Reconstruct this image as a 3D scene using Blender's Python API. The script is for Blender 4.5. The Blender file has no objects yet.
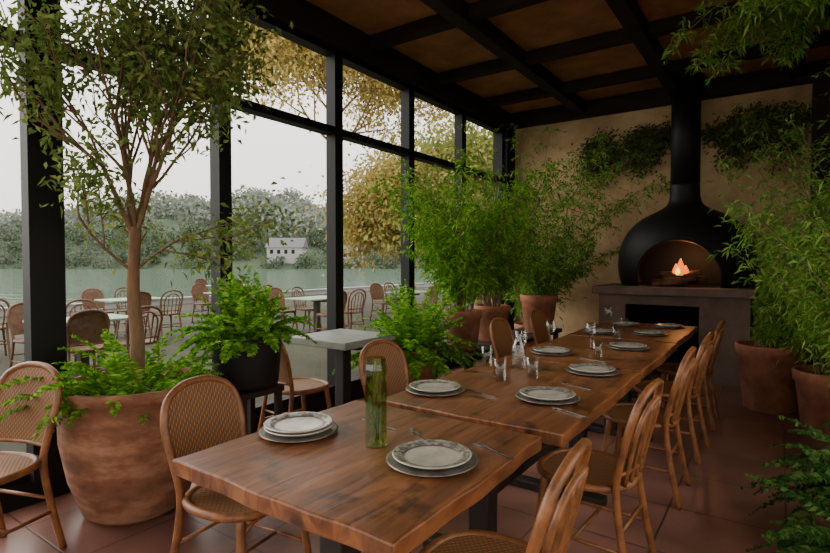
import bpy, math, random
import numpy as np
from mathutils import Vector, Matrix
import bmesh
random.seed(7); rng=np.random.default_rng(7)
sc=bpy.context.scene
def S(r,g,b):
    f=lambda c:(c/255/12.92 if c/255<=.04045 else ((c/255+.055)/1.055)**2.4)
    return (f(r),f(g),f(b),1)
# ---------------------------------------------------------------- materials
def nm(name):
    m=bpy.data.materials.new(name); m.use_nodes=True
    nt=m.node_tree; b=nt.nodes['Principled BSDF']; return m,nt,b
def mat(name,c1,c2=None,scale=6,rough=.6,bump=0,stretch=(1,1,1),metal=0,detail=6,c3=None,spec=.5,bscale=None,r2=None):
    m,nt,b=nm(name); N=nt.nodes; L=nt.links
    b.inputs['Roughness'].default_value=rough; b.inputs['Metallic'].default_value=metal
    b.inputs['Specular IOR Level'].default_value=spec
    if c2 is None: b.inputs['Base Color'].default_value=c1
    tc=N.new('ShaderNodeTexCoord'); mp=N.new('ShaderNodeMapping'); mp.inputs['Scale'].default_value=stretch
    L.new(tc.outputs['Object'],mp.inputs['Vector'])
    if c2 is not None:
        n=N.new('ShaderNodeTexNoise'); n.inputs['Scale'].default_value=scale; n.inputs['Detail'].default_value=detail
        n.inputs['Roughness'].default_value=.65
        L.new(mp.outputs[0],n.inputs['Vector'])
        r=N.new('ShaderNodeValToRGB'); r.color_ramp.elements[0].position=.32; r.color_ramp.elements[1].position=.68
        r.color_ramp.elements[0].color=c1; r.color_ramp.elements[1].color=c2
        if c3 is not None:
            e=r.color_ramp.elements.new(.5); e.color=c3
        L.new(n.outputs['Fac'],r.inputs['Fac']); L.new(r.outputs[0],b.inputs['Base Color'])
        if r2 is not None:
            mr=N.new('ShaderNodeMapRange'); mr.inputs[3].default_value=rough; mr.inputs[4].default_value=r2
            L.new(n.outputs['Fac'],mr.inputs[0]); L.new(mr.outputs[0],b.inputs['Roughness'])
    if bump:
        n2=N.new('ShaderNodeTexNoise'); n2.inputs['Scale'].default_value=bscale or scale*4; n2.inputs['Detail'].default_value=5
        L.new(mp.outputs[0],n2.inputs['Vector'])
        bp=N.new('ShaderNodeBump'); bp.inputs['Strength'].default_value=bump; bp.inputs['Distance'].default_value=.02
        L.new(n2.outputs['Fac'],bp.inputs['Height']); L.new(bp.outputs[0],b.inputs['Normal'])
    return m
def leafmat(name,ca,cb,cc=None,trans=.35):
    m=bpy.data.materials.new(name); m.use_nodes=True; nt=m.node_tree; N=nt.nodes; L=nt.links
    N.remove(N['Principled BSDF']); out=N['Material Output']
    g=N.new('ShaderNodeNewGeometry'); r=N.new('ShaderNodeValToRGB')
    r.color_ramp.elements[0].color=ca; r.color_ramp.elements[1].color=cb
    if cc: e=r.color_ramp.elements.new(.55); e.color=cc
    L.new(g.outputs['Random Per Island'],r.inputs['Fac'])
    d=N.new('ShaderNodeBsdfDiffuse'); t=N.new('ShaderNodeBsdfTranslucent'); mx=N.new('ShaderNodeMixShader'); mx.inputs[0].default_value=trans
    L.new(r.outputs[0],d.inputs['Color']); L.new(r.outputs[0],t.inputs['Color'])
    L.new(d.outputs[0],mx.inputs[1]); L.new(t.outputs[0],mx.inputs[2]); L.new(mx.outputs[0],out.inputs['Surface'])
    return m
def glassmat(name,tint=(1,1,1,1),refl=.06,k=.6):
    m=bpy.data.materials.new(name); m.use_nodes=True; nt=m.node_tree; N=nt.nodes; L=nt.links
    N.remove(N['Principled BSDF']); out=N['Material Output']
    t=N.new('ShaderNodeBsdfTransparent'); t.inputs[0].default_value=tint
    g=N.new('ShaderNodeBsdfGlossy'); g.inputs['Roughness'].default_value=.03; g.inputs['Color'].default_value=(.9,.9,.9,1)
    lw=N.new('ShaderNodeLayerWeight'); lw.inputs[0].default_value=.25
    mm=N.new('ShaderNodeMath'); mm.operation='MULTIPLY_ADD'; mm.inputs[1].default_value=k; mm.inputs[2].default_value=refl
    L.new(lw.outputs['Facing'],mm.inputs[0])
    mx=N.new('ShaderNodeMixShader'); L.new(mm.outputs[0],mx.inputs[0]); L.new(t.outputs[0],mx.inputs[1]); L.new(g.outputs[0],mx.inputs[2])
    L.new(mx.outputs[0],out.inputs['Surface']); return m
M={}
M['frame']=mat('black_steel',S(12,10,9),rough=.6,spec=.3)
M['pane']=glassmat('window_glass',(.97,.98,.97,1),.01,.25)
M['glass']=glassmat('drinking_glass',(.93,.95,.94,1),.05,.3)
M['greenglass']=glassmat('green_glass',(.72,.78,.50,1),.05,.4)
M['darkwood']=mat('dark_beam_wood',S(28,18,13),S(46,30,21),scale=3,rough=.75,bump=.2,stretch=(1,1,6),spec=.3)
M['ceil']=mat('ceiling_boards',S(142,92,64),S(190,132,94),scale=2.5,rough=.85,bump=.15,c3=S(166,112,78))
M['plaster']=mat('tan_plaster',S(156,124,88),S(218,188,144),scale=1.1,rough=.92,bump=.25,bscale=18,c3=S(192,160,118))
M['terra']=mat('terracotta',S(116,72,50),S(172,114,80),scale=5,rough=.85,bump=.15,c3=S(146,92,66))
M['terra_old']=mat('weathered_terracotta',S(92,60,42),S(180,134,102),scale=3.2,rough=.9,bump=.3,c3=S(136,90,64),stretch=(1,1,2.2),detail=10)
M['soil']=mat('soil',S(40,28,20),S(62,46,32),scale=20,rough=1,bump=.5)
M['black']=mat('black_iron',S(17,15,15),S(25,22,22),scale=8,rough=.55,metal=.1,bump=.05,spec=.35)
M['soot']=mat('soot',S(14,12,11),rough=.95)
M['stone']=mat('hearth_stone',S(92,74,64),S(126,104,92),scale=3,rough=.8,bump=.3)
M['bark']=mat('bark',S(98,74,52),S(140,110,80),scale=12,rough=.9,bump=.4,stretch=(1,1,.3))
M['rattan']=mat('rattan_cane_frame',S(96,58,30),S(154,98,56),scale=14,rough=.4,bump=.1)
M['rattan2']=mat('weathered_rattan',S(74,48,32),S(108,76,50),scale=14,rough=.7,bump=.1)
M['legs']=mat('dark_table_leg',S(30,21,16),rough=.55)
M['ceramic']=mat('ceramic_plate',S(172,166,154),S(206,200,188),scale=14,rough=.25,metal=.2)
M['rim']=mat('mottled_plate_rim',S(84,79,72),S(206,200,188),scale=40,rough=.22,detail=2,metal=.4)
M['charger']=mat('pewter_charger',S(84,80,74),S(142,136,126),scale=16,rough=.3,metal=.5)
M['steel']=mat('cutlery_steel',S(150,145,138),rough=.25,metal=.9)
M['greytop']=mat('stone_table_top',S(112,116,108),S(138,140,132),scale=6,rough=.5)
M['palegreen']=mat('pale_green_top',S(104,130,106),S(128,150,126),scale=3,rough=.5)
M['log']=mat('charred_log',S(60,40,28),S(120,84,56),scale=14,rough=.9,bump=.4)
M['terrace']=mat('terrace_stone',S(46,46,36),S(68,66,52),scale=1.2,rough=.9,spec=.2)
M['hill']=mat('haze_tinted_hill',S(66,76,62),S(80,90,74),scale=.05,rough=1,spec=0)  # lake mist is greyed into the hill colour itself
M['leaf_tree']=leafmat('tree_leaf',S(84,108,50),S(152,166,94),S(114,136,68))
M['leaf_fern']=leafmat('fern_leaf',S(66,120,32),S(154,190,72),S(106,158,50),.42)
M['leaf_dark']=leafmat('dark_leaf',S(40,70,32),S(92,122,56),S(62,96,44),.3)
M['leaf_ivy']=leafmat('ivy_leaf',S(62,80,40),S(122,130,76),S(88,102,54),.3)
M['leaf_feather']=leafmat('feathery_leaf',S(72,116,44),S(158,180,88),S(108,150,62),.42)
M['leaf_gold']=leafmat('autumn_leaf',S(148,134,74),S(192,172,112),S(168,152,90),.45)
M['leaf_mix']=leafmat('yellow_green_leaf',S(112,124,70),S(176,168,100),S(142,148,82),.45)
M['haze1']=leafmat('haze_tinted_foliage',S(76,88,70),S(96,106,84),S(84,96,78),.2)  # mist over the near trees painted into the leaf colours
M['haze2']=leafmat('distant_haze_tinted_foliage',S(118,126,116),S(132,138,126),S(124,132,120),.2)  # paler leaf colours carry the thicker haze of distance
M['house']=mat('white_render',S(146,146,144),rough=.9)
M['roof']=mat('slate_roof',S(92,92,96),rough=.9)
def woodtop(name):
    m,nt,b=nm(name); N=nt.nodes; L=nt.links
    tc=N.new('ShaderNodeTexCoord'); mp=N.new('ShaderNodeMapping'); mp.inputs['Scale'].default_value=(9,1.1,4)
    L.new(tc.outputs['Object'],mp.inputs[0])
    n=N.new('ShaderNodeTexNoise'); n.inputs['Scale'].default_value=1.9; n.inputs['Detail'].default_value=11; n.inputs['Roughness'].default_value=.62; n.inputs['Distortion'].default_value=1.1
    L.new(mp.outputs[0],n.inputs[0])
    r=N.new('ShaderNodeValToRGB'); cr=r.color_ramp
    cr.elements[0].position=.28; cr.elements[0].color=S(66,38,22)
    cr.elements[1].position=.74; cr.elements[1].color=S(160,104,62)
    e=cr.elements.new(.5); e.color=S(120,72,41)
    L.new(n.outputs[0],r.inputs[0])
    n3=N.new('ShaderNodeTexNoise'); n3.inputs['Scale'].default_value=5; n3.inputs['Detail'].default_value=6
    L.new(tc.outputs['Object'],n3.inputs[0])
    r3=N.new('ShaderNodeValToRGB'); r3.color_ramp.elements[0].position=.33; r3.color_ramp.elements[0].color=(.22,.2,.2,1); r3.color_ramp.elements[1].position=.42; r3.color_ramp.elements[1].color=(1,1,1,1)
    L.new(n3.outputs[0],r3.inputs[0])
    mx=N.new('ShaderNodeMix'); mx.data_type='RGBA'; mx.blend_type='MULTIPLY'; mx.inputs[0].default_value=1
    L.new(r.outputs[0],mx.inputs[6]); L.new(r3.outputs[0],mx.inputs[7]); L.new(mx.outputs[2],b.inputs['Base Color'])
    mr=N.new('ShaderNodeMapRange'); mr.inputs[3].default_value=.22; mr.inputs[4].default_value=.46
    L.new(n3.outputs[0],mr.inputs[0]); L.new(mr.outputs[0],b.inputs['Roughness'])
    bp=N.new('ShaderNodeBump'); bp.inputs['Strength'].default_value=.25; bp.inputs['Distance'].default_value=.01
    L.new(n.outputs[0],bp.inputs['Height']); L.new(bp.outputs[0],b.inputs['Normal'])
    return m
M['wood']=woodtop('walnut_table_top')
def canemat():
    m,nt,b=nm('woven_cane'); N=nt.nodes; L=nt.links
    tc=N.new('ShaderNodeTexCoord')
    ck=N.new('ShaderNodeTexWave'); ck.inputs['Scale'].default_value=28; ck.bands_direction='X'
    c2=N.new('ShaderNodeTexWave'); c2.inputs['Scale'].default_value=28; c2.bands_direction='DIAGONAL'
    L.new(tc.outputs['Object'],ck.inputs[0]); L.new(tc.outputs['Object'],c2.inputs[0])
    mu=N.new('ShaderNodeMath'); mu.operation='MULTIPLY'; L.new(ck.outputs['Fac'],mu.inputs[0]); L.new(c2.outputs['Fac'],mu.inputs[1])
    r=N.new('ShaderNodeValToRGB'); r.color_ramp.elements[0].color=S(110,72,40); r.color_ramp.elements[1].color=S(172,124,76)
    L.new(mu.outputs[0],r.inputs[0]); L.new(r.outputs[0],b.inputs['Base Color']); b.inputs['Roughness'].default_value=.6
    bp=N.new('ShaderNodeBump'); bp.inputs['Strength'].default_value=.4; bp.inputs['Distance'].default_value=.004
    L.new(mu.outputs[0],bp.inputs['Height']); L.new(bp.outputs[0],b.inputs['Normal']); return m
M['cane']=canemat()
def floormat():
    m,nt,b=nm('terracotta_tile_floor'); N=nt.nodes; L=nt.links
    tc=N.new('ShaderNodeTexCoord'); br=N.new('ShaderNodeTexBrick')
    br.offset=0; br.inputs['Scale'].default_value=1; br.inputs['Brick Width'].default_value=.55; br.inputs['Row Height'].default_value=.55
    br.inputs['Mortar Size'].default_value=.006; br.inputs['Mortar Smooth'].default_value=.3
    br.inputs['Color1'].default_value=S(146,104,90); br.inputs['Color2'].default_value=S(130,92,80); br.inputs['Mortar'].default_value=S(88,64,56)
    L.new(tc.outputs['Object'],br.inputs[0])
    n=N.new('ShaderNodeTexNoise'); n.inputs['Scale'].default_value=3.5; n.inputs['Detail'].default_value=8; L.new(tc.outputs['Object'],n.inputs[0])
    r=N.new('ShaderNodeValToRGB'); r.color_ramp.elements[0].position=.3; r.color_ramp.elements[0].color=(.56,.53,.52,1); r.color_ramp.elements[1].position=.7; r.color_ramp.elements[1].color=(1.1,1.05,1.02,1)
    L.new(n.outputs[0],r.inputs[0])
    mx=N.new('ShaderNodeMix'); mx.data_type='RGBA'; mx.blend_type='MULTIPLY'; mx.inputs[0].default_value=1
    L.new(br.outputs[0],mx.inputs[6]); L.new(r.outputs[0],mx.inputs[7]); L.new(mx.outputs[2],b.inputs['Base Color'])
    mr=N.new('ShaderNodeMapRange'); mr.inputs[3].default_value=.2; mr.inputs[4].default_value=.5; L.new(n.outputs[0],mr.inputs[0]); L.new(mr.outputs[0],b.inputs['Roughness'])
    bp=N.new('ShaderNodeBump'); bp.inputs['Strength'].default_value=.3; bp.inputs['Distance'].default_value=.01; bp.invert=True
    L.new(br.outputs['Fac'],bp.inputs['Height']); L.new(bp.outputs[0],b.inputs['Normal']); return m
M['floor']=floormat()
def watermat():
    m=bpy.data.materials.new('lake_water'); m.use_nodes=True; nt=m.node_tree; N=nt.nodes; L=nt.links
    N.remove(N['Principled BSDF']); out=N['Material Output']
    d=N.new('ShaderNodeBsdfDiffuse'); d.inputs[0].default_value=S(72,88,76)
    g=N.new('ShaderNodeBsdfGlossy'); g.inputs['Color'].default_value=(.88,.92,.86,1); g.inputs['Roughness'].default_value=.1
    mx=N.new('ShaderNodeMixShader'); mx.inputs[0].default_value=.48
    tc=N.new('ShaderNodeTexCoord'); mp=N.new('ShaderNodeMapping'); mp.inputs['Rotation'].default_value=(0,0,-.61); mp.inputs['Scale'].default_value=(.25,1,1)
    n=N.new('ShaderNodeTexNoise'); n.inputs['Scale'].default_value=.8; n.inputs['Detail'].default_value=5
    L.new(tc.outputs['Object'],mp.inputs[0]); L.new(mp.outputs[0],n.inputs[0]); bp=N.new('ShaderNodeBump'); bp.inputs['Strength'].default_value=.5; bp.inputs['Distance'].default_value=.14
    L.new(n.outputs[0],bp.inputs['Height']); L.new(bp.outputs[0],g.inputs['Normal'])
    L.new(d.outputs[0],mx.inputs[1]); L.new(g.outputs[0],mx.inputs[2]); L.new(mx.outputs[0],out.inputs['Surface']); return m
M['water']=watermat()
def emis(name,c,s):
    m,nt,b=nm(name); b.inputs['Base Color'].default_value=c; b.inputs['Emission Color'].default_value=c; b.inputs['Emission Strength'].default_value=s; return m
M['flame']=emis('flame',(1,.20,.015,1),1.6)
M['flamecore']=emis('flame_core',(1,.5,.12,1),3)
# ---------------------------------------------------------------- mesh builder
def cat(pts,n=6,closed=False):
    P=[Vector(p) for p in pts]; out=[]
    k=len(P); rngk=k if closed else k-1
    for i in range(rngk):
        if closed: a,b,c,d=P[(i-1)%k],P[i],P[(i+1)%k],P[(i+2)%k]
        else: a,b,c,d=P[max(i-1,0)],P[i],P[i+1],P[min(i+2,k-1)]
        for j in range(n):
            t=j/n
            out.append(.5*((2*b)+(-a+c)*t+(2*a-5*b+4*c-d)*t*t+(-a+3*b-3*c+d)*t**3))
    if not closed: out.append(P[-1])
    return out
class MB:
    def __init__(s): s.v=[]; s.f=[]; s.m=[]; s.s=[]
    def add(s,vs,fs,mi=0,smooth=False):
        o=len(s.v); s.v.extend([tuple(v) for v in vs])
        for f in fs: s.f.append(tuple(i+o for i in f)); s.m.append(mi); s.s.append(smooth)
    def box(s,lo,hi,mi=0):
        x0,y0,z0=lo; x1,y1,z1=hi
        s.add([(x0,y0,z0),(x1,y0,z0),(x1,y1,z0),(x0,y1,z0),(x0,y0,z1),(x1,y0,z1),(x1,y1,z1),(x0,y1,z1)],
              [(0,3,2,1),(4,5,6,7),(0,1,5,4),(1,2,6,5),(2,3,7,6),(3,0,4,7)],mi)
    def tube(s,path,r,n=8,mi=0,closed=False,cap=True):
        P=[Vector(p) for p in path]; k=len(P)
        R=r if isinstance(r,(list,tuple)) else [r]*k
        if len(R)!=k: R=[R[0]+(R[-1]-R[0])*i/(k-1) for i in range(k)]
        vs=[]; up=None
        for i in range(k):
            a=P[i-1] if (i>0 or closed) else P[i]; b=P[(i+1)%k] if (i<k-1 or closed) else P[i]
            t=(b-a)
            if t.length<1e-9: t=Vector((0,0,1))
            t.normalize()
            if up is None:
                up=Vector((0,0,1)) if abs(t.z)<.9 else Vector((1,0,0))
            x=(up-t*up.dot(t))
            if x.length<1e-6: x=t.orthogonal()
            x.normalize(); up=x; y=t.cross(x)
            for j in range(n):
                an=2*math.pi*j/n; vs.append(P[i]+(x*math.cos(an)+y*math.sin(an))*R[i])
        fs=[]
        for i in range(k if closed else k-1):
            i2=(i+1)%k
            for j in range(n): fs.append((i*n+j,i*n+(j+1)%n,i2*n+(j+1)%n,i2*n+j))
        if not closed and cap: fs.append(tuple(range(n-1,-1,-1))); fs.append(tuple((k-1)*n+j for j in range(n)))
        s.add(vs,fs,mi,True)
    def lathe(s,prof,n=32,c=(0,0,0),mi=0,mis=None):
        vs=[]; 
        for r,z in prof:
            for j in range(n):
                a=2*math.pi*j/n; vs.append((c[0]+r*math.cos(a),c[1]+r*math.sin(a),c[2]+z))
        o=len(s.v); s.v.extend(vs)
        for i in range(len(prof)-1):
            for j in range(n): s.f.append((o+i*n+j,o+i*n+(j+1)%n,o+(i+1)*n+(j+1)%n,o+(i+1)*n+j)); s.m.append(mis[i] if mis else mi); s.s.append(True)
        for f in (tuple(o+q for q in range(n-1,-1,-1)),tuple(o+(len(prof)-1)*n+j for j in range(n))):
            s.f.append(f); s.m.append(mi); s.s.append(True)
    def leaves(s,P,D,L,W,mi=0,droop=0.0):
        P=np.asarray(P,float); D=np.asarray(D,float); k=len(P)
        if k==0: return
        D=D/np.maximum(np.linalg.norm(D,axis=1,keepdims=True),1e-6)
        Rn=rng.normal(size=(k,3)); Sd=np.cross(D,Rn); Sd/=np.maximum(np.linalg.norm(Sd,axis=1,keepdims=True),1e-6)
        Nn=np.cross(Sd,D)
        L=np.broadcast_to(np.asarray(L,float),(k,))*rng.uniform(.7,1.25,k); W=np.broadcast_to(np.asarray(W,float),(k,))*rng.uniform(.8,1.2,k)
        L=L[:,None]; W=W[:,None]
        mid=P+D*L*.5+Nn*L*.08
        tip=P+D*L-Nn*L*.05; tip[:,2]-=droop*L[:,0]
        V=np.stack([P,mid+Sd*W*.5,tip,mid-Sd*W*.5],1).reshape(-1,3)
        o=len(s.v); s.v.extend(map(tuple,V.tolist()))
        F=(np.arange(k)[:,None]*4+np.arange(4)+o).tolist()
        s.f.extend(map(tuple,F)); s.m.extend([mi]*k); s.s.extend([False]*k)
    def obj(s,name,mats,loc=(0,0,0),rot=0,bevel=0,parent=None):
        me=bpy.data.meshes.new(name); me.from_pydata(s.v,[],s.f)
        for m in mats: me.materials.append(M[m])
        me.polygons.foreach_set('material_index',s.m); me.polygons.foreach_set('use_smooth',s.s); me.update()
        return inst(name,me,loc,rot,bevel,parent)
def inst(name,me,loc=(0,0,0),rot=0,bevel=0,parent=None):
    o=bpy.data.objects.new(name,me); sc.collection.objects.link(o); o.location=loc; o.rotation_euler=(0,0,rot)
    if bevel:
        b=o.modifiers.new('bevel','BEVEL'); b.width=bevel; b.segments=2; b.limit_method='ANGLE'
    if parent: o.parent=parent
    return o
def boxobj(name,lo,hi,m,bevel=0,parent=None):
    c=[(a+b)/2 for a,b in zip(lo,hi)]; mb=MB(); mb.box([a-k for a,k in zip(lo,c)],[b-k for b,k in zip(hi,c)])
    return mb.obj(name,[m],c,bevel=bevel,parent=parent)
# ---------------------------------------------------------------- room
XW=-3.6; XR=1.5; YB=7.8; YR=-2.4; H=3.72
boxobj('floor',(XW-.15,YR-.1,-.15),(XR+.15,YB+.15,0),'floor')
boxobj('ceiling',(XW-.3,YR-.15,H),(XR+.15,YB+.15,H+.12),'ceil')
boxobj('wall_back',(XW-.15,YB,0),(XR+.15,YB+.15,H),'plaster')
mb=MB(); wx=[(-3.3,-1.7),(-1.5,.1),(.3,1.3)]
mb.box((XW-.15,YR-.1,0),(XR,YR,.3)); mb.box((XW-.15,YR-.1,3.4),(XR,YR,H))
ed=[XW-.15]+[a for w in wx for a in w]+[XR]
for i in range(0,len(ed),2): mb.box((ed[i],YR-.1,.3),(ed[i+1],YR,3.4))
mb.obj('wall_rear',['plaster'])
mb=MB()
wy=[(-2.2,-.2),(0,2),(2.2,4.2)]
mb.box((XR,YR-.1,0),(XR+.15,YB,.6)); mb.box((XR,YR-.1,3.2),(XR+.15,YB,H))
ed=[YR-.1]+[a for w in wy for a in w]+[YB]
for i in range(0,len(ed),2): mb.box((XR,ed[i],.6),(XR+.15,ed[i+1],3.2))
mb.obj('wall_right',['plaster'])
wn=1
def window(ya,yb,x,z0,z1,rail=None,mw=.055,dep=.06,axis='x'):
    global wn
    mb=MB(); 
    mb.box((x-dep,ya,z0),(x+dep,ya+mw,z1)); mb.box((x-dep,yb-mw,z0),(x+dep,yb,z1))
    mb.box((x-dep,ya+mw,z0),(x+dep,yb-mw,z0+mw)); mb.box((x-dep,ya+mw,z1-mw),(x+dep,yb-mw,z1))
    if rail: mb.box((x-dep,ya+mw,rail-.035),(x+dep,yb-mw,rail+.035))
    mb.add([(x,ya+mw,z0+mw),(x,yb-mw,z0+mw),(x,yb-mw,z1-mw),(x,ya+mw,z1-mw)],[(0,1,2,3)],1)
    if axis=='y': mb.v=[(b,a,c) for a,b,c in mb.v]
    mb.obj('window_%d'%wn,['frame','pane']); wn+=1
ys=[-2.4,-1.18,.04,1.274,2.52,3.80,5.03,6.26,7.5]
for a,b in zip(ys[:-1],ys[1:]): window(a,b,XW,.14,3.45,2.67)
for a,b in wy: window(a,b,XR+.07,.6,3.2)  # right-wall windows out of view, added and sized to let in fill light
for a,b in wx: window(a,b,YR-.05,.3,3.4,axis='y',dep=.04)  # rear windows behind the camera, added for ambient fill
boxobj('trim_sill',(XW-.1,YR,0),(XW+.08,7.5,.14),'frame')
boxobj('trim_header',(XW-.15,YR,3.45),(XW+.12,YB,H),'darkwood',.01)
boxobj('trim_corner_post',(XW-.12,7.5,0),(XW+.12,YB,3.45),'frame')
boxobj('steel_column',(XW+.062,1.19,.14),(XW+.13,1.37,3.45),'frame')
boxobj('trim_back_beam',(XW+.12,YB-.16,3.5),(XR,YB,H),'darkwood',.01)
boxobj('timber_post',(.28,YB-.2,0),(.55,YB,3.5),'darkwood',.01)
for x in (-2.4,-1.15,.12): boxobj('ceiling_beam',(x-.07,YR,H-.17),(x+.07,YB-.16,H),'darkwood',.008)
for y in (-1.2,.2,1.55,2.9,4.25,5.55,6.75):
    boxobj('ceiling_joist',(XW+.12,y-.06,H-.13),(XR,y+.06,H-.005),'darkwood',.008)
# ---------------------------------------------------------------- fireplace
fp=bpy.data.objects.new('fireplace',None); sc.collection.objects.link(fp); fp.location=(-1.07,7.3,0)
def par(o): 
    o.parent=fp; o.matrix_parent_inverse=Matrix.Translation(fp.location).inverted(); return o
par(boxobj('mantel',(-1.96,6.76,1.0),(-.2,YB-.002,1.1),'stone',.012))
mb=MB(); mb.box((-1.9,6.87,0),(-1.58,YB-.002,1.0)); mb.box((-.76,6.87,0),(-.26,YB-.002,1.0)); mb.box((-1.58,6.87,.88),(-.76,YB-.002,1.0))
par(mb.obj('base',['stone']))
mb=MB(); mb.box((-1.58,7.6,0.0),(-.76,7.68,.88)); mb.box((-1.578,6.9,0),(-1.56,7.6,.88)); mb.box((-.78,6.9,0),(-.762,7.6,.88)); par(mb.obj('firebox_lining',['soot']))
cx,cy=-1.0,7.42
prof=[(.735,1.1),(.765,1.18),(.785,1.32),(.78,1.48),(.745,1.64),(.67,1.79),(.55,1.92),(.40,2.01),(.28,2.07),(.205,2.13),(.175,2.22),(.167,2.4)]
pp=cat([(r,0,z) for r,z in prof],3); prof=[(p.x,p.z) for p in pp]
inner=[(r-.035,z) for r,z in reversed(prof)]
full=prof+inner
n=96; vs=[]; fs=[]
for q,(r,z) in enumerate(full):
    lim=YB-.005 if q<len(prof) else YB-.05
    for j in range(n):
        a=2*math.pi*j/n
        vs.append((cx+r*math.cos(a),min(cy+r*math.sin(a)*.82,lim-.0001*abs(math.cos(a))),z))
k=len(full)
for i in range(k):
    i2=(i+1)%k
    for j in range(n): fs.append((i*n+j,i*n+(j+1)%n,i2*n+(j+1)%n,i2*n+j))
w=.46; zc=1.22; hz=.45
mb=MB(); mb.add(vs,fs,0,True); hood=mb.obj('hood',['black'])
cut=MB(); out=[(-w,1.05)]+[(-w*math.cos(t),zc+hz*math.sin(t)) for t in [math.pi*i/24 for i in range(25)]]+[(w,1.05)]
kk=len(out); vs=[(cx+x,6.3,z) for x,z in out]+[(cx+x,7.3,z) for x,z in out]
fs=[tuple(range(kk)),tuple(range(2*kk-1,kk-1,-1))]+[(i,i+kk,(i+1)%kk+kk,(i+1)%kk) for i in range(kk)]
cut.add(vs,fs); co=cut.obj('cutter',['soot'])
for o in (hood,co):
    b_=bmesh.new(); b_.from_mesh(o.data); bmesh.ops.recalc_face_normals(b_,faces=b_.faces); b_.to_mesh(o.data); b_.free()
bm=hood.modifiers.new('b','BOOLEAN'); bm.object=co; bm.operation='DIFFERENCE'; bm.solver='EXACT'; bm.use_self=True
dg=bpy.context.evaluated_depsgraph_get(); me2=bpy.data.meshes.new_from_object(hood.evaluated_get(dg)); hood.modifiers.clear(); hood.data=me2
bpy.data.objects.remove(co); par(hood)
po=prof
def domey(x,z):
    r=np.interp(z,[p[1] for p in po],[p[0] for p in po]); q=max(r*r-(x)**2,0); return cy-.82*math.sqrt(q)
mb=MB(); ap=[(cx+x,domey(x,max(z,1.1))-.004,max(z,1.1)) for x,z in out]
mb.tube(ap,.017,8); par(mb.obj('arch_rim',['black']))
mb=MB(); mb.lathe([(.168,2.38),(.168,H-.01)],32,(cx,cy,0)); mb.lathe([(.22,H-.05),(.22,H-.005)],32,(cx,cy,0))
par(mb.obj('flue',['black']))
mb=MB(); mb.add([(cx+.60*math.cos(a),cy+.46*math.sin(a) if math.sin(a)<.6 else cy+.28,1.104) for a in [2*math.pi*i/32 for i in range(32)]],[tuple(range(32))]); par(mb.obj('ash_bed',['soot']))
mb=MB()
for i in range(9):
    a=random.uniform(-.5,.5); x=cx+random.uniform(-.14,.14); y=7.02+(i//3)*.08; z=1.145+.05*(i%3)
    d=Vector((math.cos(a),math.sin(a)*.3,random.uniform(-.05,.15)))*.2
    mb.tube([Vector((x,y,z))-d,Vector((x,y,z)),Vector((x,y,z))+d],[.035,.04,.033],9)
par(mb.obj('firewood',['log']))
mb=MB()
for (dx,dy,h,r) in ((.0,0,.20,.055),(-.055,.03,.14,.04),(.055,.02,.12,.04),(-.02,-.03,.10,.035)):
    mb.lathe([(r*.6,0),(r,h*.25),(r*.85,h*.5),(r*.4,h*.8),(.004,h)],14,(cx+.02+dx,6.99+dy,1.24))
mb.lathe([(.01,0),(.028,.02),(.022,.05),(.004,.09)],12,(cx+.0,6.925,1.25),1)
par(mb.obj('flame',['flame','flamecore']))
# ---------------------------------------------------------------- tables
def table(name,x0,x1,y0,y1,ends,top='wood',h=.75,th=.055,wob=.004):
    cx,cy=(x0+x1)/2,(y0+y1)/2; hx,hy=(x1-x0)/2,(y1-y0)/2
    mb=MB(); pts=[]
    per=[(-hx,-hy,hx,-hy),(hx,-hy,hx,hy),(hx,hy,-hx,hy),(-hx,hy,-hx,-hy)]
    for (ax,ay,bx,by) in per:
        for i in range(24):
            t=i/24; w=wob*(math.sin(t*9+ax*7)+.6*math.sin(t*23+ay*5)) if 0<i else 0
            px=ax+(bx-ax)*t; py=ay+(by-ay)*t
            nx,ny=(by-ay),-(bx-ax); l=math.hypot(nx,ny); pts.append((px+nx/l*w,py+ny/l*w))
    k=len(pts)
    mb.add([(x,y,h-th) for x,y in pts]+[(x,y,h) for x,y in pts],[tuple(range(k-1,-1,-1)),tuple(range(k,2*k))]+[(i,(i+1)%k,(i+1)%k+k,i+k) for i in range(k)],0)
    for e in ends:
        y=e*(hy-.22)
        mb.box((-.05,y-.05,.05),(.05,y+.05,h-th),1); mb.box((-hx+.14,y-.045,0),(hx-.14,y+.045,.05),1); mb.box((-hx+.12,y-.04,h-th-.05),(hx-.12,y+.04,h-th-.001),1)
    if len(ends)>1: mb.box((-.03,-hy+.22,.3),(.03,hy-.22,.36),1)
    return mb.obj(name,[top,'legs'],(cx,cy,0),bevel=.007)
table('dining_table',-1.64,-.72,.95,1.87,[-.6,.6])
table('dining_table',-1.56,-.66,1.93,3.28,[-1,1])
table('dining_table',-1.56,-.66,3.32,4.62,[-1,1])
table('dining_table',-1.57,-.67,4.66,5.96,[-1,1])
table('side_table',-3.36,-2.72,2.98,3.62,[0],top='greytop',h=.78,th=.06,wob=0)
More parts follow.
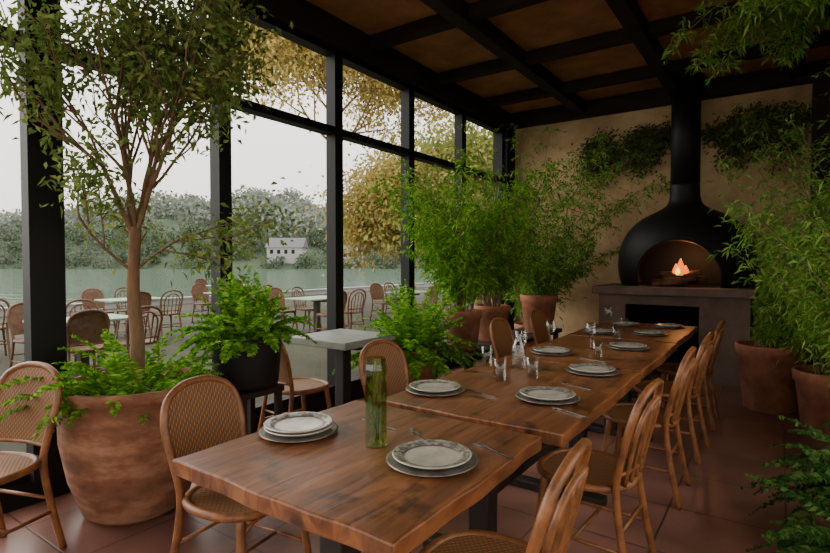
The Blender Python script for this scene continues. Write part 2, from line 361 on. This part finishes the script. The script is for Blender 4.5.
# ---------------------------------------------------------------- chairs
def chairmesh(kind,fr='rattan'):
    mb=MB(); z=.45
    ring=[(.21*math.copysign(abs(math.cos(a))**.8,math.cos(a)),.205*math.copysign(abs(math.sin(a))**.8,math.sin(a)),z) for a in [2*math.pi*i/28 for i in range(28)]]
    mb.tube(ring,.018,8,0,closed=True)
    vs=[(0,0,z-.004)]; fs=[]
    for s_,dz in ((.5,-.002),(.97,.008)):
        vs+=[(x*s_,y*s_,z+dz) for x,y,_ in ring]
    nn=28
    for j in range(nn): fs.append((0,1+j,1+(j+1)%nn)); fs.append((1+j,1+nn+j,1+nn+(j+1)%nn,1+(j+1)%nn))
    mb.add(vs,fs,1,True)
    mb.add([(x*.95,y*.95,z-.012) for x,y,_ in ring],[tuple(range(nn-1,-1,-1))],0)
    for s_ in (-1,1):
        mb.tube(cat([(s_*.16,.14,z-.005),(s_*.175,.165,.25),(s_*.195,.2,0)],4),[.019,.013],8)
        mb.tube(cat([(s_*.165,.15,.36),(s_*.12,.165,.415),(0,.185,.43)],4),.008,6)
        mb.tube([(s_*.18,.17,.2),(s_*.185,-.205,.2)],.009,6)
    mb.tube([(-.18,0,.2),(.18,0,.2)],.009,6)
    mb.tube([(-.175,-.19,.27),(.175,-.19,.27)],.009,6)
    hp=[(-.195,-.25,0),(-.18,-.2,.25),(-.172,-.175,.45),(-.185,-.2,.6),(-.195,-.235,.73),(-.165,-.262,.825),(-.09,-.28,.873),(0,-.285,.885)]
    hp=hp+[(-x,y,zz) for x,y,zz in hp[-2::-1]]
    mb.tube(cat(hp,5),.0165,8)
    yb=lambda zz:np.interp(zz,[.45,.6,.73,.825,.885],[-.175,-.2,-.235,-.262,-.285])
    hw=lambda zz:np.interp(zz,[.45,.6,.73,.79,.825,.86,.885],[.172,.185,.195,.183,.165,.11,.02])
    cv=lambda u:-.03*(1-u*u)
    if kind=='cane':
        mb.tube([(u*hw(.52),yb(.52)+cv(u),.52) for u in np.linspace(-1,1,9)],.011,7)
        zs=np.linspace(.52,.878,11); us=np.linspace(-1,1,11); vs=[];fs=[]
        for off in (0,.006):
            for zz in zs:
                for u in us: vs.append((u*hw(zz)*.98,yb(zz)+cv(u)*(1-(zz-.52)/.36)+off,zz))
        for o in (0,121):
            for i in range(10):
                for j in range(10): q=o+i*11+j; fs.append((q,q+1,q+12,q+11))
        mb.add(vs,fs,1,True)
    else:
        mb.tube([(u*hw(.52),yb(.52)+cv(u),.52) for u in np.linspace(-1,1,9)],.010,7)
        inn=[(-.12,-.195,.46),(-.135,-.225,.6),(-.135,-.255,.72),(-.08,-.28,.8),(0,-.295,.825)]
        inn=inn+[(-x,y,zz) for x,y,zz in inn[-2::-1]]
        mb.tube(cat(inn,4),.011,7)
        for x in (-.07,0,.07):
            mb.tube(cat([(x,-.205,.46),(x*1.05,-.24,.62),(x,-.285,.80)],4),.0085,6)
    me=bpy.data.meshes.new('chair_'+kind); me.from_pydata(mb.v,[],mb.f)
    me.materials.append(M[fr]); me.materials.append(M['cane' if fr=='rattan' else fr])
    me.polygons.foreach_set('material_index',mb.m); me.polygons.foreach_set('use_smooth',mb.s); me.update(); return me
CC=chairmesh('cane'); CSl=chairmesh('slat'); CO=chairmesh('slat','rattan2'); CO2=chairmesh('cane','rattan2')
def chair(x,y,fx,fy,me,name='dining_chair'):
    return inst(name,me,(x,y,0),math.atan2(-fx,fy))   # local +y is front
chair(-.73,1.42,-1,-.06,CSl); chair(-.71,2.42,-1,.05,CSl); chair(-.70,3.46,-1,.0,CSl); chair(-.68,4.28,-1,.05,CSl); chair(-.68,5.15,-1,.0,CSl)
chair(-1.8,1.36,1,.12,CC); chair(-1.83,2.6,1,-.1,CC); chair(-1.8,4.3,1,0,CC); chair(-1.8,5.2,1,0,CC)
chair(-2.97,.80,.35,-1,CC); chair(-3.02,2.78,.15,1,CC)
# ---------------------------------------------------------------- tableware
ZT=.752
def plate(x,y,z=ZT,stack=1,charger=True):
    mb=MB(); zz=0
    if charger:
        mb.lathe([(.09,0),(.142,.006),(.150,.010),(.142,.012),(.09,.008),(.001,.008)],36,mi=1); zz=.009
    for i in range(stack):
        mb.lathe([(.07,zz),(.11,zz+.006),(.128,zz+.016),(.130,zz+.019),(.125,zz+.020),(.096,zz+.012),(.091,zz+.009),(.083,zz+.008),(.001,zz+.008)],36,mis=[0,0,0,0,2,1,0,0]); zz+=.012
    mb.obj('dinner_plate',['ceramic','charger','rim'],(x,y,z),rot=random.uniform(0,6))
for p in ((-1.5,1.38,2),(-.92,1.42,1),(-1.42,2.22,1),(-.9,2.4,1),(-.9,3.12,1),(-.93,4.15,1),(-1.33,3.62,1),(-.95,5.05,1),(-1.3,5.65,1),(-.9,5.7,1),(-1.35,4.9,1)): plate(p[0],p[1],stack=p[2])
def fork(x,y,a):
    mb=MB(); mb.box((-.004,-.1,0),(.004,.04,.003)); mb.box((-.011,.04,0),(.011,.05,.003))
    for i in (-.0095,-.0035,.0025,.0085): mb.box((i-.001,.05,0),(i+.002,.09,.003))
    mb.obj('fork',['steel'],(x,y,ZT),a)
def knife(x,y,a):
    mb=MB(); mb.box((-.005,-.1,0),(.005,.0,.004)); mb.add([(-.005,0,0),(.007,0,0),(.007,.09,0),(-.003,.11,0),(-.005,0,.003),(.007,0,.003),(.007,.09,.003),(-.003,.11,.003)],[(0,1,2,3),(7,6,5,4),(0,4,5,1),(1,5,6,2),(2,6,7,3),(3,7,4,0)])
    mb.obj('knife',['steel'],(x,y,ZT),a)
fork(-1.09,1.60,1.0); fork(-.80,1.62,1.2); knife(-1.2,2.3,1.3); knife(-.72,2.22,1.2); fork(-.87,2.72,1.1); knife(-1.0,3.5,1.2); knife(-1.3,1.62,1.4)
def tumbler(x,y,h=.12,r=.036):
    mb=MB(); mb.lathe([(r*.8,0),(r,h),(r-.003,h),(r*.8-.003,.012),(.001,.012)],24); mb.obj('water_glass',['glass'],(x,y,ZT))
def wine(x,y,h=.2):
    mb=MB(); mb.lathe([(.034,0),(.033,.004),(.006,.008),(.004,.03),(.004,.085),(.012,.095),(.034,.12),(.04,.15),(.034,h),(.032,h),(.038,.15),(.03,.122),(.001,.1)],24); mb.obj('wine_glass',['glass'],(x,y,ZT))
def carafe(x,y):
    mb=MB(); mb.lathe([(.04,0),(.046,.02),(.046,.12),(.03,.16),(.02,.19),(.024,.23),(.021,.23),(.017,.19),(.027,.158),(.042,.12),(.042,.02),(.001,.012)],24); mb.obj('water_carafe',['glass'],(x,y,ZT))
for p in ((-1.12,2.76),(-1.25,2.62),(-1.5,2.95),(-1.0,3.6),(-1.1,4.5),(-1.2,5.2)): tumbler(*p)
for p in ((-1.38,3.2),(-1.44,3.9),(-1.15,3.95),(-1.4,5.4)): wine(*p)
carafe(-1.3,2.98)
mb=MB(); q=.036; pr=[(q,0),(q,.27),(q*.9,.29),(q*.9,.31),(q*.82,.31),(q*.9,.27),(q*.9,.012),(.001,.012)]
vs=[];fs=[]
for r,z in pr:
    for j in range(8):
        a=math.pi/8+j*math.pi/4; rr=r*1.15; vs.append((rr*math.cos(a),rr*math.sin(a),z))
for i in range(len(pr)-1):
    for j in range(8): fs.append((i*8+j,i*8+(j+1)%8,i*8+8+(j+1)%8,i*8+8+j))
fs.append(tuple(range(7,-1,-1))); mb.add(vs,fs,0)
P=[];D=[]
for i in range(5):
    a=random.uniform(0,6.28); pth=[(0.01*math.cos(a),.01*math.sin(a),.015),(0.015*math.cos(a+1),.015*math.sin(a+1),.15),(.02*math.cos(a),.02*math.sin(a),.25)]
    mb.tube(pth,.0015,5,1)
    for k in range(7):
        P.append((random.uniform(-.02,.02),random.uniform(-.02,.02),random.uniform(.05,.26))); D.append((random.uniform(-.3,.3),random.uniform(-.3,.3),1))
mb.leaves(P,D,.04,.012,1)
mb.obj('bottle_vase',['greenglass','leaf_fern'],(-1.17,1.44,ZT))
# ---------------------------------------------------------------- plants
def pot(mb,r,h,base=.6,mi=0,soil=1,style='round'):
    if style=='belly': pr=[(r*base,0),(r*.68,h*.05),(r*.84,h*.3),(r*.94,h*.6),(r*.95,h*.82),(r*.93,h*.9),(r*1.0,h*.92),(r*1.02,h*.96),(r,h),(r*.92,h),(r*.88,h*.88)]
    elif style=='cyl': pr=[(r*base,0),(r*.9,h*.1),(r,h*.95),(r,h),(r*.93,h),(r*.92,h*.88)]
    else: pr=[(r*base,0),(r*(base+.06),h*.02),(r*.93,h*.8),(r*1.0,h*.82),(r*1.02,h*.98),(r,h),(r*.92,h),(r*.88,h*.88)]
    mb.lathe(pr,40,mi=mi); mb.lathe([(r*.5,h*.86),(r*.885,h*.885),(r*.5,h*.92),(.01,h*.93)],24,mi=soil)
def fern(mb,c,nf,length,up,mi,rs=0,stem=3,ls=.05,lw=.02):
    P=[];D=[];Ls=[]
    for i in range(nf):
        a=random.uniform(0,2*math.pi); el=random.uniform(.25,1.35)*up; L=length*random.uniform(.6,1.1)
        st=Vector(c)+Vector((math.cos(a)*rs*random.random(),math.sin(a)*rs*random.random(),0))
        d=Vector((math.cos(a)*math.cos(el),math.sin(a)*math.cos(el),math.sin(el))); p=st.copy(); path=[p.copy()]
        K=16
        for k in range(K):
            d=(d+Vector((random.uniform(-.04,.04),random.uniform(-.04,.04),-.085))).normalized(); p=p+d*L/K; path.append(p.copy())
            sd=d.cross(Vector((0,0,1))); 
            if sd.length<.01: sd=Vector((1,0,0))
            sd.normalize(); t=k/K; sc_=math.sin(math.pi*min(1,.15+t*.85))+.15
            for s_ in (-1,1):
                for rep in range(2):
                    P.append(p-d*(rep*.5*L/K)); D.append(sd*s_+d*.5+Vector((0,0,random.uniform(-.2,.25)))); Ls.append(ls*sc_)
        mb.tube(path[::3],[.003,.001],4,mi,cap=False)
    mb.leaves([tuple(p) for p in P],[tuple(d) for d in D],np.array(Ls),lw,mi,droop=.15)
def feathery(mb,c,ns,height,spread,mi,rs=.1,lean=(0,0),nl=90,ls=.07,lw=.014,droop=.04):
    P=[];D=[]
    for i in range(ns):
        a=random.uniform(0,2*math.pi); sp=random.uniform(0,spread); L=height*random.uniform(.45,1.08)
        p=Vector(c)+Vector((math.cos(a)*rs*random.random(),math.sin(a)*rs*random.random(),0))
        d=Vector((math.cos(a)*sp+lean[0],math.sin(a)*sp+lean[1],1)).normalized(); path=[p.copy()]; K=14
        for k in range(K):
            d=(d+Vector((math.cos(a)*.03,math.sin(a)*.03,-droop))+Vector([random.uniform(-.05,.05) for _ in range(3)])).normalized()
            p=p+d*L/K; path.append(p.copy())
            if k>=2:
                for _ in range(4):
                    b=Vector([random.gauss(0,1) for _ in range(3)]); b=(b-d*b.dot(d)*.5); b.z=b.z*.4; b.normalize()
                    bl=L*.16*random.uniform(.5,1.2)*(1.1-k/K*.6)
                    m_=max(3,int(nl/33))
                    for q_ in range(m_*2):
                        t=(q_+1)/(m_*2); pos=p+b*bl*t+Vector((0,0,-.25*bl*t*t)); P.append(tuple(pos))
                        D.append(tuple(b*.7+Vector([random.gauss(0,.6) for _ in range(3)])))
        mb.tube(path[::2],[.006,.002],5,mi+1,cap=False)
    mb.leaves(P,D,ls,lw,mi,droop=.3)
def grow(mb,p,d,L,r,dep,P,D,mi,spread=.55,upb=.1,nleaf=14,lr=.12,kids=(2,3)):
    path=[p.copy()]; 
    for k in range(4):
        d=(d+Vector([random.uniform(-.13,.13) for _ in range(3)])+Vector((0,0,upb*.3))).normalized(); p=p+d*L/4; path.append(p.copy())
        if dep<=1:
            for _ in range(nleaf//2):
                P.append(tuple(p+Vector([random.gauss(0,lr) for _ in range(3)]))); D.append(tuple(d*.4+Vector([random.gauss(0,.6) for _ in range(3)])+Vector((0,0,-.3))))
    mb.tube(path,[r,r*.68],7 if r>.01 else 4,mi,cap=False)
    if dep==0: return
    for k in range(random.randint(*kids)):
        a=Vector([random.gauss(0,1) for _ in range(3)]); a=(a-d*a.dot(d)).normalized()
        nd=(d+a*spread*random.uniform(.6,1.3)+Vector((0,0,upb))).normalized()
        st=path[random.randint(2,4)]
        grow(mb,st.copy(),nd,L*random.uniform(.65,.9),r*.62,dep-1,P,D,mi,spread,upb,nleaf,lr,kids)
# big potted tree
mb=MB(); pot(mb,.395,.73,.56,style='belly')
P=[];D=[]
trunk=cat([(0,0,.64),(.01,.01,.95),(-.01,0,1.25),(.01,.01,1.6)],4); mb.tube(trunk,[.042,.03],10,2)
for i in range(3):
    a=i*2.1; mb.tube([(.07*math.cos(a),.07*math.sin(a),.64),(.03*math.cos(a),.03*math.sin(a),.76),(0,0,.9)],[.02,.02,.01],7,2)
for i in range(8):
    a=i*2*math.pi/8+random.uniform(-.3,.3); tl=random.uniform(.12,.58)
    st=trunk[-1-random.randint(0,3)]
    grow(mb,st.copy(),Vector((math.cos(a)*tl,math.sin(a)*tl,1)).normalized(),random.uniform(.5,.62),.015,3,P,D,2,.5,.11,17,.07,(3,3))
for a in (.6,2.5,4.4): grow(mb,trunk[-4].copy(),Vector((math.cos(a)*.9,math.sin(a)*.9,.7)).normalized(),.4,.009,2,P,D,2,.6,.0,16,.06,(3,3))
P=np.array(P);D=np.array(D); 
gx,gy=-3.0,1.53
keep=(P[:,2]<H-.25)&(P[:,0]+gx>XW+.25)
mb.leaves(P[keep],D[keep],.052,.022,3,droop=.2)
fern(mb,(0,0,.68),52,.48,.95,4,.26,ls=.05,lw=.02)
mb.v=[(max(x,XW+.17-gx),y,min(z,H-.2)) if z>.9 else (x,y,z) for x,y,z in mb.v]
mb.obj('potted_tree',['terra_old','soil','bark','leaf_tree','leaf_fern'],(gx,gy,0))
mb=MB(); mb.box((-.17,-.17,.54),(.17,.17,.58)); 
for sx in (-1,1):
    for sy in (-1,1): mb.box((sx*.14-.02,sy*.14-.02,0),(sx*.14+.02,sy*.14+.02,.54))
mb.box((-.14,-.01,.2),(.14,.01,.23)); mb.obj('plant_stand',['darkwood'],(-2.88,2.2,0),bevel=.004)
mb=MB(); pot(mb,.225,.33,.85,style='cyl'); fern(mb,(0,0,.31),80,.44,1.2,2,.14,ls=.055,lw=.026); mb.obj('potted_fern',['black','soil','leaf_fern'],(-2.88,2.2,.582))
mb=MB(); pot(mb,.24,.6,.65); fern(mb,(0,0,.55),100,.68,1.15,2,.16,ls=.07,lw=.026); mb.obj('potted_fern',['terra','soil','leaf_fern'],(-2.80,4.0,0))
mb=MB(); mb.box((-.26,-1.35,.42),(.26,1.35,.47))
for y in (-1.25,0,1.25):
    for x in (-.2,.2): mb.box((x-.03,y-.03,0),(x+.03,y+.03,.42))
mb.obj('plant_bench',['darkwood'],(-2.75,5.85,0),bevel=.005)
def fpot(name,x,y,z,r,h,ns,height,spread,lean=(0,0),mat_='terra',leaf='leaf_feather',nl=90,clampx=None,**k):
    mb=MB(); pot(mb,r,h,.68); feathery(mb,(0,0,h*.9),ns,height,spread,2,r*.5,lean,nl,**k)
    mb.v=[(min(max(px,XW+.14-x),XR-.05-x),min(py,YB-.18-y),min(pz,H-.25-z)) for px,py,pz in mb.v]
    mb.obj(name,[mat_,'soil',leaf,'bark'],(x,y,z))
fpot('potted_bamboo_palm',-2.75,4.85,.472,.2,.42,34,1.75,.30,leaf='leaf_fern',lw=.018)
fpot('potted_bamboo_palm',-2.78,5.6,.472,.21,.42,32,1.9,.38,lean=(.0,0),leaf='leaf_feather',lw=.018)
fpot('potted_bamboo_palm',-2.6,6.6,.472,.24,.5,30,1.0,.5,leaf='leaf_feather',lw=.018)
fpot('potted_bamboo_palm',-2.98,7.22,0,.22,.5,32,2.8,.28,lean=(.15,-.05),leaf='leaf_feather',droop=.05,nl=140,lw=.018)
fpot('potted_bamboo_palm',-.06,6.0,0,.29,.62,20,1.0,.16,lean=(.32,0),leaf='leaf_feather')
fpot('potted_bamboo_palm',.36,5.5,0,.26,.5,38,2.0,.26,lean=(.12,0),leaf='leaf_feather')
fpot('potted_bamboo_palm',.62,4.3,0,.25,.5,44,1.7,.42,leaf='leaf_feather')
fpot('potted_bamboo_palm',.85,6.7,0,.28,.6,40,2.7,.26,lean=(-.04,0),leaf='leaf_feather')
mb=MB(); pot(mb,.2,.32,.7); fern(mb,(0,0,.28),80,.62,.9,2,.12,ls=.06,lw=.024); mb.obj('potted_fern',['terra','soil','leaf_dark'],(.50,3.15,0))
mb=MB(); pot(mb,.2,.32,.7); fern(mb,(0,0,.28),80,.5,.9,2,.12,ls=.05,lw=.02); mb.obj('potted_fern',['terra','soil','leaf_dark'],(.40,2.4,0))
mb=MB(); mb.lathe([(.08,0),(.18,.08),(.22,.2),(.2,.2),(.16,.1),(.01,.05)],24)
for i in range(3):
    a=i*2.09; mb.tube([(.21*math.cos(a),.21*math.sin(a),.2),(0,0,.62)],.004,5)
mb.tube([(0,0,.62),(0,0,.78)],.006,5)
feathery(mb,(0,0,.15),44,1.1,1.6,1,.12,(-.1,0),90,droop=.13)
mb.v=[(x,y,min(z,.79)) for x,y,z in mb.v]
mb.obj('hanging_basket_plant',['black','leaf_feather','bark'],(.40,4.35,H-.79))
# wall creeper: trailing runners with loose leaf clumps
mb=MB(); P=[];D=[]
for side,(xa,xb) in enumerate(((-2.45,-1.2),(-.78,.22))):
    for k in range(26):
        x=random.uniform(xa,xb); z=3.08+random.gauss(0,.12)+(.06 if side else 0); pth=[Vector((x,-.02,z))]; ln=random.uniform(.1,.55)*(1.0 if random.random()<.4 else .6); dx=random.uniform(-.5,.5)
        for q_ in range(6): pth.append(pth[-1]+Vector((dx*ln/6+random.gauss(0,.02),random.uniform(-.004,.002),-ln/6)))
        mb.tube(pth,.003,4,1,cap=False)
        for p in pth:
            for _ in range(22):
                P.append((p.x+random.gauss(0,.10),-.02-abs(random.gauss(0,.03)),p.z+random.gauss(0,.05))); D.append((random.gauss(0,.7),random.uniform(-.4,0),-.6+random.gauss(0,.4)))
    mb.tube(cat([(xa,-.02,3.14),((xa+xb)/2,-.02,3.04),(xb-.02,-.02,3.15)],5),.008,5,1)
P=np.array(P); P[:,0]=np.minimum(P[:,0],.24); mb.leaves(P,D,.05,.03,0); mb.obj('wall_creeper',['leaf_ivy','bark'],(0,YB-.01,0))
# ---------------------------------------------------------------- exterior
boxobj('terrace_ground',(-17,-14,-.75),(XW-.16,40,-.02),'terrace')
boxobj('garden_ground',(XR+.16,-14,-.3),(20,40,-.02),'terrace')
mb=MB(); mb.add([(-900,-500,0),(-17.0,-500,0),(-17,600,0),(-900,600,0)],[(0,1,2,3)]); mb.obj('lake',['water'],(0,0,-.7))
mb=MB()
mb.box((-16.9,-12,.16),(-16.6,38,.20)); mb.box((-16.86,-12,-.02),(-16.64,38,.16)); mb.obj('terrace_parapet',['house'])
for (x,y) in ((-6.9,2.9),(-9.9,2.4),(-7.3,7.2),(-10.2,7.4),(-13.5,9.6),(-7.0,9.9),(-9.9,5.0)):
    table('outdoor_table',x-.35,x+.35,y-.5,y+.5,[0],top='palegreen',wob=0,h=.72,th=.03)
    for dx,dy,fx in ((-.6,-.28,1),(-.6,.3,1),(.6,-.28,-1),(.6,.3,-1)):
        chair(x+dx+random.uniform(-.05,.05),y+dy,fx,random.uniform(-.2,.2),CO if dy>0 else CO2,'outdoor_chair')
def bigtree(name,x,y,cr,leaf,trunk_h,lean=(0,0),r=.14,nleaf=34,lr=.32,ls=.16,lw=.09,dep=4,nb=6,up=.8,mat2=None):
    mb=MB(); P=[];D=[]
    tr=cat([(0,0,-.05),(lean[0]*.25,lean[1]*.25,trunk_h*.5),(lean[0],lean[1],trunk_h)],4); mb.tube(tr,[r,r*.7],10,0)
    for i in range(nb):
        a=i*6.283/nb+random.uniform(-.3,.3); 
        grow(mb,tr[-1-i%3].copy(),Vector((math.cos(a)*.8,math.sin(a)*.8,up)).normalized(),cr*.42,r*.4,dep,P,D,0,.7,.05,nleaf,lr,(2,3))
    mb.leaves(P,D,ls,lw,1,droop=.2); mb.obj(name,['bark',leaf],(x,y,0))
bigtree('autumn_tree',-7.9,10.9,1.75,'leaf_gold',1.7,r=.07,nleaf=40,ls=.12,lw=.07,up=1.5,lr=.32,nb=7)
bigtree('autumn_tree',-10.45,11.05,3.7,'leaf_gold',6.0,r=.10,nleaf=34,ls=.13,lw=.075,lr=.38,up=.7,nb=8)
bigtree('autumn_tree',-7.2,13.6,3.2,'leaf_mix',1.6,r=.12,nleaf=46,lr=.42,nb=8,up=1.0)
mb=MB(); P=[]
for i in range(90):
    c=np.array([random.uniform(-7.5,-4.2),random.uniform(16,18),random.uniform(.2,3.4)])
    P.append(c+rng.normal(size=(200,3))*.42)
P=np.concatenate(P); P[:,2]=np.abs(P[:,2]); mb.leaves(P,rng.normal(size=P.shape),.14,.07,0); mb.obj('garden_hedge',['leaf_mix'],(0,0,0))
C=np.array([-91.4,131.4]); R=np.array([.821,.571]); F=np.array([-.571,.821])
def hillz(t,s_):
    g=.42+.5*math.exp(-((t+125)/45)**2)+.42*math.exp(-((t+62)/30)**2)+.08*math.sin(t*.06)+.25*math.exp(-((t-60)/70)**2)
    return 36*(1-math.exp(-max(s_,0)/60))*g
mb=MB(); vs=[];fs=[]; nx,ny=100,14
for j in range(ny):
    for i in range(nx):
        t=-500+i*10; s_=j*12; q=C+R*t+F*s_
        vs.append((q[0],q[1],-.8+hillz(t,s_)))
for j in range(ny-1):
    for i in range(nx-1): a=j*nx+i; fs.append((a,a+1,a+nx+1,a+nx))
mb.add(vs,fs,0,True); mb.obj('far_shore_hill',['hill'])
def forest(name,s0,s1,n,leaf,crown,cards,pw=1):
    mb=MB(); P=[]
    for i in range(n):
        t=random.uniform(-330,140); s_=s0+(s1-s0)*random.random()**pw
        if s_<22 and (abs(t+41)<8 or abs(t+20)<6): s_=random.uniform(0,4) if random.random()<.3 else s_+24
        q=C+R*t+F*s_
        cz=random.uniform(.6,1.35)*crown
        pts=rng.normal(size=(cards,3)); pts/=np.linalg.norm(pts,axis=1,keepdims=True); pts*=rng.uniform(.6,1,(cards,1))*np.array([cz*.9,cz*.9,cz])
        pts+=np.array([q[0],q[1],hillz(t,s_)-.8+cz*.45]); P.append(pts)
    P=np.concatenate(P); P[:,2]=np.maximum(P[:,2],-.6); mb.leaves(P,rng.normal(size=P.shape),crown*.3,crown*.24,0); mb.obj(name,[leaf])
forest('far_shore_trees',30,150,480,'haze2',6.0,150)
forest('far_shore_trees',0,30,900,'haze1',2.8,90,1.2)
def house(t,s_,w,d,h):
    q=C+R*t+F*s_; z0=hillz(t,s_)-1
    mb=MB(); mb.box((-w/2,-d/2,-2.5),(w/2,d/2,h)); o=.5
    mb.add([(-w/2-o,-d/2-o,h),(w/2+o,-d/2-o,h),(w/2+o,d/2+o,h),(-w/2-o,d/2+o,h),(-w/2-o,0,h+d*.4),(w/2+o,0,h+d*.4)],[(0,1,5,4),(2,3,4,5),(0,4,3),(1,2,5),(0,3,2,1)],1)
    for i in range(4): mb.box((-w/2+1+i*(w-2)/4,-d/2-.05,h*.45),(-w/2+2+i*(w-2)/4,-d/2,h*.8),2)
    mb.obj('lake_house',['house','roof','soot'],(q[0],q[1],z0),.61)
house(-41,9,11,8,3.6); house(-20,9,7,6,3.6)
# ---------------------------------------------------------------- light
w=bpy.data.worlds.new('overcast_sky'); sc.world=w; w.use_nodes=True; nt=w.node_tree; bg=nt.nodes['Background']
tc=nt.nodes.new('ShaderNodeTexCoord'); sx=nt.nodes.new('ShaderNodeSeparateXYZ'); rp=nt.nodes.new('ShaderNodeValToRGB')
nt.links.new(tc.outputs['Generated'],sx.inputs[0]); nt.links.new(sx.outputs['Z'],rp.inputs[0])
rp.color_ramp.elements[0].position=0; rp.color_ramp.elements[0].color=(.62,.56,.53,1); rp.color_ramp.elements[1].position=.8; rp.color_ramp.elements[1].color=(1,.97,.93,1)
nt.links.new(rp.outputs[0],bg.inputs[0]); bg.inputs['Strength'].default_value=3.8
sl=bpy.data.lights.new('fill_sun','SUN'); sl.energy=3; sl.angle=math.radians(60); sl.color=(1,.95,.88); so=bpy.data.objects.new('fill_sun',sl); sc.collection.objects.link(so)  # wide soft sun added to brighten the room, standing in for sky glow
so.rotation_euler=Vector((.85,.25,-.5)).to_track_quat('-Z','Y').to_euler(); so.location=(-10,-5,12)
l=bpy.data.lights.new('fire_glow','POINT'); l.energy=9; l.color=(1,.40,.12); l.shadow_soft_size=.06; lo=bpy.data.objects.new('fire_glow_light',l); sc.collection.objects.link(lo); lo.location=(-.95,7.15,1.5)
# ---------------------------------------------------------------- camera
cd=bpy.data.cameras.new('camera'); cd.sensor_width=36; cd.lens=525/830*36; cd.clip_end=2000; cd.clip_start=.02
cam=bpy.data.objects.new('camera',cd); sc.collection.objects.link(cam); cam.location=(0,0,1.4); cam.rotation_euler=(math.radians(90-1.58),0,math.radians(34.8)); sc.camera=cam
